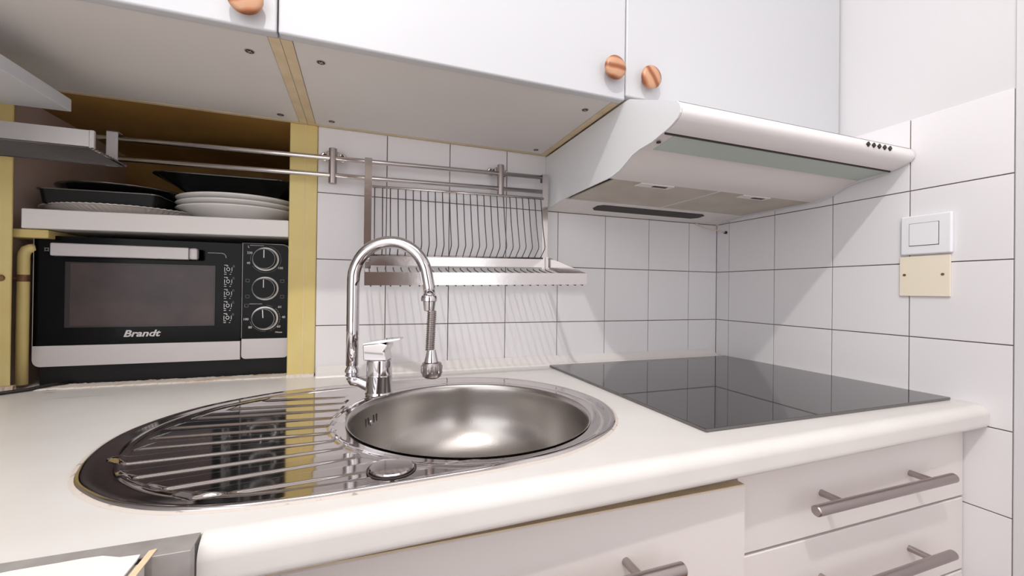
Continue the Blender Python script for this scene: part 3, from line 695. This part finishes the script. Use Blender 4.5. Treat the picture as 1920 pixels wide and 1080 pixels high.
def rect_tin(name, label, cat, cx, cy, wx, wy, z, h, flare, m, rimm, rad=.02, rimw=.006, th=.0015, tilt=0.0):
    t = thing(name, label, cat, (cx, cy, z))
    def rr(w2, d2, rd, zz):
        P = []
        for (sx, sy, a0) in ((1, 1, 0), (-1, 1, 90), (-1, -1, 180), (1, -1, 270)):
            for k in range(7):
                a = math.radians(a0+90*k/6); P.append((sx*(w2-rd)+rd*math.cos(a), sy*(d2-rd)+rd*math.sin(a), zz+tilt*(sx*w2)))
        return P
    w2, d2 = wx/2, wy/2
    L = [rr(w2-flare-rad*.4, d2-flare-rad*.4, rad*.6, 0), rr(w2-flare, d2-flare, rad, .003), rr(w2, d2, rad, h), rr(w2-th, d2-th, rad, h), rr(w2-flare-th, d2-flare-th, rad, .003+th), rr(w2-flare-rad*.5, d2-flare-rad*.5, rad*.6, th)]
    b = NB(); V = [[b.verts.new(p) for p in l] for l in L]
    for A, B in zip(V, V[1:]):
        for k in range(28): b.faces.new((A[k], A[(k+1) % 28], B[(k+1) % 28], B[k]))
    b.faces.new(list(reversed(V[0]))); b.faces.new(V[-1])
    bmesh.ops.recalc_face_normals(b, faces=b.faces)
    obj('body', b, m, t, 'auto')
    L = [rr(w2, d2, rad, h-.0012), rr(w2+rimw, d2+rimw, rad+rimw, h-.0012), rr(w2+rimw, d2+rimw, rad+rimw, h+.0008), rr(w2-th, d2-th, rad, h+.0008)]
    b = NB(); V = [[b.verts.new(p) for p in l] for l in L]
    for A, B in zip(V, V[1:]+V[:1]):
        for k in range(28): b.faces.new((A[k], A[(k+1) % 28], B[(k+1) % 28], B[k]))
    bmesh.ops.recalc_face_normals(b, faces=b.faces)
    obj('rim', b, rimm, t, 'auto')
    return t
rim_dark = mat('pan_rim', (120, 112, 106), 0.2, metal=0.8)
rect_tin('baking_tin', 'black rectangular baking tin resting on the crimped foil tray', 'baking tin', -1.556, .150, .186, .25, 1.2540, .0285, .003, blackm_m, rim_dark, rad=.012, rimw=.004, tilt=.012)
# black frying pan / round dish on top of the tin
pn = thing('round_pan', 'black round pan with a glossy rim stacked on the baking tin', 'pan', (-1.556, .148, 1.2856))
b = NB(); lathe(b, [(0, 0), (.090, 0), (.096, .002), (.111, .0150), (.1160, .0165), (.1160, .0180), (.110, .0175), (.094, .0045), (0, .003)], 56, T(-1.556, .148, 1.2856)); child_of(pn, 'body', b, enamel_m, 'auto')
b = NB(); lathe(b, [(.1110, .0148), (.1166, .0160), (.1170, .0180), (.1160, .0190), (.1115, .0182)], 56, T(-1.556, .148, 1.2856), caps=False); child_of(pn, 'rim', b, rim_dark, True)
# three white plates
for k, lab in enumerate(('lowest white dinner plate of the stack of three in the niche', 'middle white dinner plate of the stack of three in the niche', 'topmost white dinner plate of the stack of three in the niche')):
    cx, cy = -1.3330, .1270; z = zs(cx)+.0030+k*.0118
    t = thing('dinner_plate', lab, 'plate', (cx, cy, z), 'white dinner plates stacked on the niche shelf')
    b = NB(); lathe(b, [(0, .002), (.068, .002), (.072, 0), (.078, 0), (.082, .0030), (.108, .0160), (.1240, .0235), (.1262, .0252), (.1250, .0268), (.122, .0262), (.100, .0175), (.080, .0070), (.072, .0052), (0, .0050)], 64, T(0, 0, 0) @ RY(-.016), caps=False)
    obj('plate_body', b, plate_m, t, True)
rect_tin('roasting_tin', 'large black roasting tin lying on top of the white plates', 'roasting tin', -1.352, .185, .258, .26, 1.2975, .0430, .050, enamel_m, enamel_m, rad=.025, rimw=.008, tilt=.008)

# ================================================================== MINI OVEN
ov = thing('mini_oven', 'black and silver countertop mini oven with three dials in the niche', 'oven', (-1.435, .15, WT))
XL, XR = -1.6525, -1.2175; YO = .030; ZB, ZT = .9385, 1.1935
b = NB(); box(b, XL+.004, XR-.0005, YO+.012, .37, ZB+.002, ZT-.004, .004, 2); child_of(ov, 'housing', b, blackm_m, 'auto')
b = NB(); box(b, XL+.006, XR-.002, YO+.010, YO+.014, WT+.001, ZB+.004); child_of(ov, 'base_skirt', b, blackm_m)
for x in (XL+.03, XR-.04):
    for y in (.07, .33):
        b = NB(); lathe(b, [(.012, 0), (.014, .0385)], 16, T(x, y, WT-.0006)); child_of(ov, 'foot', b, blackm_m)
XM = -1.3090
def rbox(x0, x1, y0, y1, z0, z1, corners, r=.012, bev=.001):
    """front plate with chosen rounded corners (bl, br, tr, tl)"""
    P = []
    for (cx, cz, a0, on) in ((x0, z0, 180, corners[0]), (x1, z0, 270, corners[1]), (x1, z1, 0, corners[2]), (x0, z1, 90, corners[3])):
        if on:
            ox = cx+(r if cx == x0 else -r); oz = cz+(r if cz == z0 else -r)
            for k in range(7):
                a = math.radians(a0+90*k/6); P.append((ox+r*math.cos(a), y0, oz+r*math.sin(a)))
        else: P.append((cx, y0, cz))
    b = NB(); prism_poly(b, P, (0, y1-y0, 0))
    return b
door = child_of(ov, 'door', rbox(XL, XM-.0022, YO, YO+.011, .9790, ZT-.002, (0, 0, 0, 0)), black_m, 'auto', 'glossy black oven door')
o = obj('silver_band', rbox(XL, XM-.0022, YO-.0006, YO+.0105, .9385, .9785, (1, 0, 0, 0)), silver_m, door); 
for vv_ in o.data.vertices: vv_.co -= ov.location
b = NB(); box(b, XL-.0012, XL-.0001, YO+.0005, YO+.01, .95, ZT-.006); bmesh.ops.translate(b, verts=b.verts, vec=-ov.location); obj('edge_trim', b, silver_m, door)
b = NB(); box(b, -1.6065, -1.3585, YO-.0009, YO+.0005, 1.0130, 1.1420, .0004); bmesh.ops.translate(b, verts=b.verts, vec=-ov.location); obj('window_border', b, mat('oven_window_border', (34, 26, 26), .2), door)
b = NB(); box(b, -1.5985, -1.3605, YO-.0012, YO-.0002, 1.0165, 1.1395, .0003); bmesh.ops.translate(b, verts=b.verts, vec=-ov.location); obj('window', b, ovglass_m, door)
# door handle
b = NB(); box(b, -1.6165, -1.3990, YO-.026, YO-.012, 1.1515, 1.1765, .0025, 2); box(b, -1.3992, -1.3840, YO-.0255, YO-.0125, 1.1520, 1.1760, .004, 2)
box(b, -1.6060, -1.5950, YO-.0125, YO+.0003, 1.156, 1.172); box(b, -1.4060, -1.3950, YO-.0125, YO+.0003, 1.156, 1.172)
bmesh.ops.translate(b, verts=b.verts, vec=-ov.location); obj('handle', b, silver_m, door, 'auto')
R90 = RX(PI/2)
def otext(body, size, x, z, parent, y=YO-.0004, m=print_m, **k):
    o = text('lettering', body, size, Vector((x, y, z))-ov.location, R90 @ RZ(k.pop('rz', 0)), m, parent, **k); return o
otext('Brandt', .0185, -1.5150, .9990, door, y=YO-.0006, m=silver_m, shear=.28, offset=.0005, sx=1.18)
otext('¤', .016, -1.6385, 1.1640, door, m=mat('dim_print', (120, 118, 118), .5)); otext('Multi', .006, -1.6255, 1.1640, door, m=MATS['dim_print'])
# printed cooking table: five rotated groups
for k in range(5):
    z = 1.1330-k*.0262
    bmp = NB()
    for (dx, w2, dz, h) in ((-.0035, .0065, .0105, .0011), (-.001, .0030, .0085, .0011), (-.0045, .0045, -.0090, .0011), (.0045, .0025, -.0090, .0011), (-.0045, .0045, -.0050, .0011), (.006, .002, -.0045, .0011)):
        box(bmp, -1.3360+dx-w2/2, -1.3360+dx+w2/2, YO-.0004, YO-.0001, z+dz-h/2, z+dz+h/2)
    for s in range(12):
        a0 = 2*PI*s/12; a1 = 2*PI*(s+1)/12
        P = [(-1.3355+r*math.cos(a)*.9, YO-.0003, z+.0018+r*math.sin(a)) for r, a in ((.0040, a0), (.0040, a1), (.0029, a1), (.0029, a0))]
        bmp.faces.new([bmp.verts.new(p) for p in P])
    box(bmp, -1.3425, -1.3415, YO-.0004, YO-.0001, z-.003, z+.006); box(bmp, -1.3290, -1.3280, YO-.0004, YO-.0001, z-.002, z+.006)
    bmesh.ops.translate(bmp, verts=bmp.verts, vec=-ov.location); obj('printed_symbol', bmp, MATS['dim_print'] if False else print_m, door)
    o = obj('printed_bracket', box(box(box(NB(), -1.3270, -1.3262, YO-.0004, YO-.0001, z+.006, z+.011), -1.3270, -1.3238, YO-.0004, YO-.0001, z+.0102, z+.011), -1.3246, -1.3238, YO-.0004, YO-.0001, z+.006, z+.011), MATS['dim_print'], door)
    for q in o.data.vertices: q.co -= ov.location
b = NB(); P = [(-1.3730, 1.1690), (-1.3480, 1.1690), (-1.3430, 1.1675), (-1.3405, 1.1640), (-1.3395, 1.1590)]
tube(b, [(x, YO-.0003, z) for x, z in P], .0004, 6); bmesh.ops.translate(b, verts=b.verts, vec=-ov.location); obj('printed_line', b, print_m, door)
# control panel
cp = child_of(ov, 'control_panel', rbox(XM, XR, YO-.0010, YO+.011, .9835, ZT, (0, 0, 1, 0)), black_m, 'auto')
o = obj('silver_band', rbox(XM+.0005, XR-.001, YO-.0016, YO+.0105, .9395, .9830, (1, 1, 0, 0), .008), silver_m, cp)
for q in o.data.vertices: q.co -= ov.location
b = NB(); tube(b, [(XM+.0002, YO-.0012, .985), (XM+.0002, YO-.0012, ZT-.0005), (XR-.012, YO-.0012, ZT-.0005), (XR-.003, YO-.0012, ZT-.004), (XR-.0008, YO-.0012, ZT-.012), (XR-.0008, YO-.0012, .985)], .0007, 6); bmesh.ops.translate(b, verts=b.verts, vec=-ov.location); obj('chrome_outline', b, silver_m, cp, True)
KX = -1.2640
for i, kz in enumerate((1.1590, 1.0940, 1.0280)):
    b = NB(); lathe(b, [(.0262, -.0002), (.0262, .0030), (.0252, .0042), (.0228, .0046), (.0222, .0140)], 48, T(KX, YO-.0010, kz) @ R90, caps=False); kn = child_of(ov, 'dial', b, ringm, 'auto', 'chrome ringed control dial')
    b = NB(); lathe(b, [(.0236, .004), (.0226, .0195), (.0212, .0210), (0, .0212)], 48, T(KX, YO-.0010, kz) @ R90); bmesh.ops.translate(b, verts=b.verts, vec=-ov.location); obj('dial_cap', b, black_m, kn, 'auto')
    b = NB(); lathe(b, [(.0222, .0196), (.0214, .0210), (.0208, .0210)], 48, T(KX, YO-.0010, kz) @ R90, caps=False); bmesh.ops.translate(b, verts=b.verts, vec=-ov.location); obj('dial_ring', b, ringm, kn)
    b = NB(); box(b, -.0008, .0008, -.0002, .0006, .002, .0195, 0, 1, T(KX, YO-.0224, kz) @ RY(-.06 if i == 2 else 0)); bmesh.ops.translate(b, verts=b.verts, vec=-ov.location); obj('pointer', b, print_m, kn)
def arcprint(kz, r, a0, a1, th=.0006, dash=None):
    b = NB(); n = 40
    for s in range(n):
        if dash and s % dash == dash-1: continue
        aa0 = math.radians(a0+(a1-a0)*s/n); aa1 = math.radians(a0+(a1-a0)*(s+1)/n)
        P = [(KX+rr*math.cos(a), YO-.0014, kz+rr*math.sin(a)) for rr, a in ((r, aa0), (r, aa1), (r-th, aa1), (r-th, aa0))]
        b.faces.new([b.verts.new(p) for p in P])
    bmesh.ops.translate(b, verts=b.verts, vec=-ov.location); obj('printed_scale', b, MATS['dim_print'], cp)
arcprint(1.159, .0300, -150, 75); arcprint(1.159, .0300, 160, 190); arcprint(1.028, .0298, -70, 50, .0012, 4); arcprint(1.028, .0298, -165, -85, .0009, 4); arcprint(1.028, .0298, 60, 85, .001, 4)
dp = MATS['dim_print']; yy = YO-.0014
for s_, x, z in (('230', -1.3005, 1.1720), ('40', -1.3010, 1.1495), ('100', -1.2405, 1.1400), ('L', -1.2990, 1.1855), ('60', -1.2390, 1.0530), ('40', -1.2310, 1.0300), ('60', -1.2405, 1.0090), ('100', -1.3060, 1.0260), ('80', -1.2960, 1.0080)):
    otext(s_, .0070, x, z, cp, y=yy, m=print_m)
for x, z in ((-1.2985, 1.1110), (-1.2310, 1.1110), (-1.2985, 1.0760), (-1.2310, 1.0760), (-1.3000, 1.0560)):
    b = NB()
    for (a, c, e, f) in ((-.0038, .0038, .0028, .0035), (-.0038, .0038, -.0035, -.0028), (-.0038, -.0031, -.0035, .0035), (.0031, .0038, -.0035, .0035)):
        box(b, x+a, x+c, yy-.0001, yy+.0003, z+e, z+f)
    bmesh.ops.translate(b, verts=b.verts, vec=-ov.location); obj('printed_symbol', b, dp, cp)
b = NB(); box(b, -1.2950, -1.2700, yy, yy+.0003, 1.0595, 1.0602); box(b, -1.2950, -1.2680, yy, yy+.0003, 1.1885, 1.1891); bmesh.ops.translate(b, verts=b.verts, vec=-ov.location); obj('printed_line', b, print_m, cp)
otext('Minute', .0050, -1.2440, .9965, cp, y=yy, m=print_m, shear=.2)

# ================================================================== PIPE, CLAMP, CABLE
pp = thing('water_pipe', 'yellow painted pipe with a rusty clamp left of the mini oven', 'pipe', (-1.664, .012, .905))
b = NB(); pts = [(-1.6745, .012, .9065), (-1.674, .013, 1.0), (-1.6735, .013, 1.10), (-1.6730, .013, 1.140)]
for i in range(1, 9):
    a = PI-PI/2*i/8; pts.append((-1.653+.020*math.cos(a), .013+.006*i/8, 1.142+.021*math.sin(a)))
pts.append((-1.646, .025, 1.1635))
pts = [(-1.6670, .030, .9065), (-1.6670, .030, 1.05), (-1.6670, .030, 1.148), (-1.6662, .030, 1.156), (-1.6635, .031, 1.1625), (-1.6590, .033, 1.1655), (-1.6540, .036, 1.1665)]
b = NB(); tube(b, pts, .0086, 18); child_of(pp, 'pipe', b, yellow_m, True)
b = NB(); lathe(b, [(.0088, 0), (.0094, .002), (.0094, .011), (.0088, .013)], 20, T(-1.6670, .030, 1.102)); child_of(pp, 'clamp', b, rust_m, 'auto')
b = NB(); tube(b, [(-1.6745, .026, 1.108), (-1.6770, -.006, 1.108)], .0030, 10); tube(b, [(-1.677, -.0062, 1.108), (-1.677, -.0110, 1.108)], .006, 12); child_of(pp, 'clamp_screw', b, rust_m, True)
b = NB(); tube(b, [(-1.945, -.05, WT+.0036), (-1.80, -.045, WT+.0036), (-1.70, -.040, WT+.0036), (-1.660, -.028, WT+.0036), (-1.635, -.008, WT+.0040), (-1.615, .015, WT+.0070), (-1.60, .032, WT+.0062)], .0033, 10)
tag(obj('oven_cable', b, cable_m, None, True), 'black power cable lying on the worktop beside the oven', 'cable')
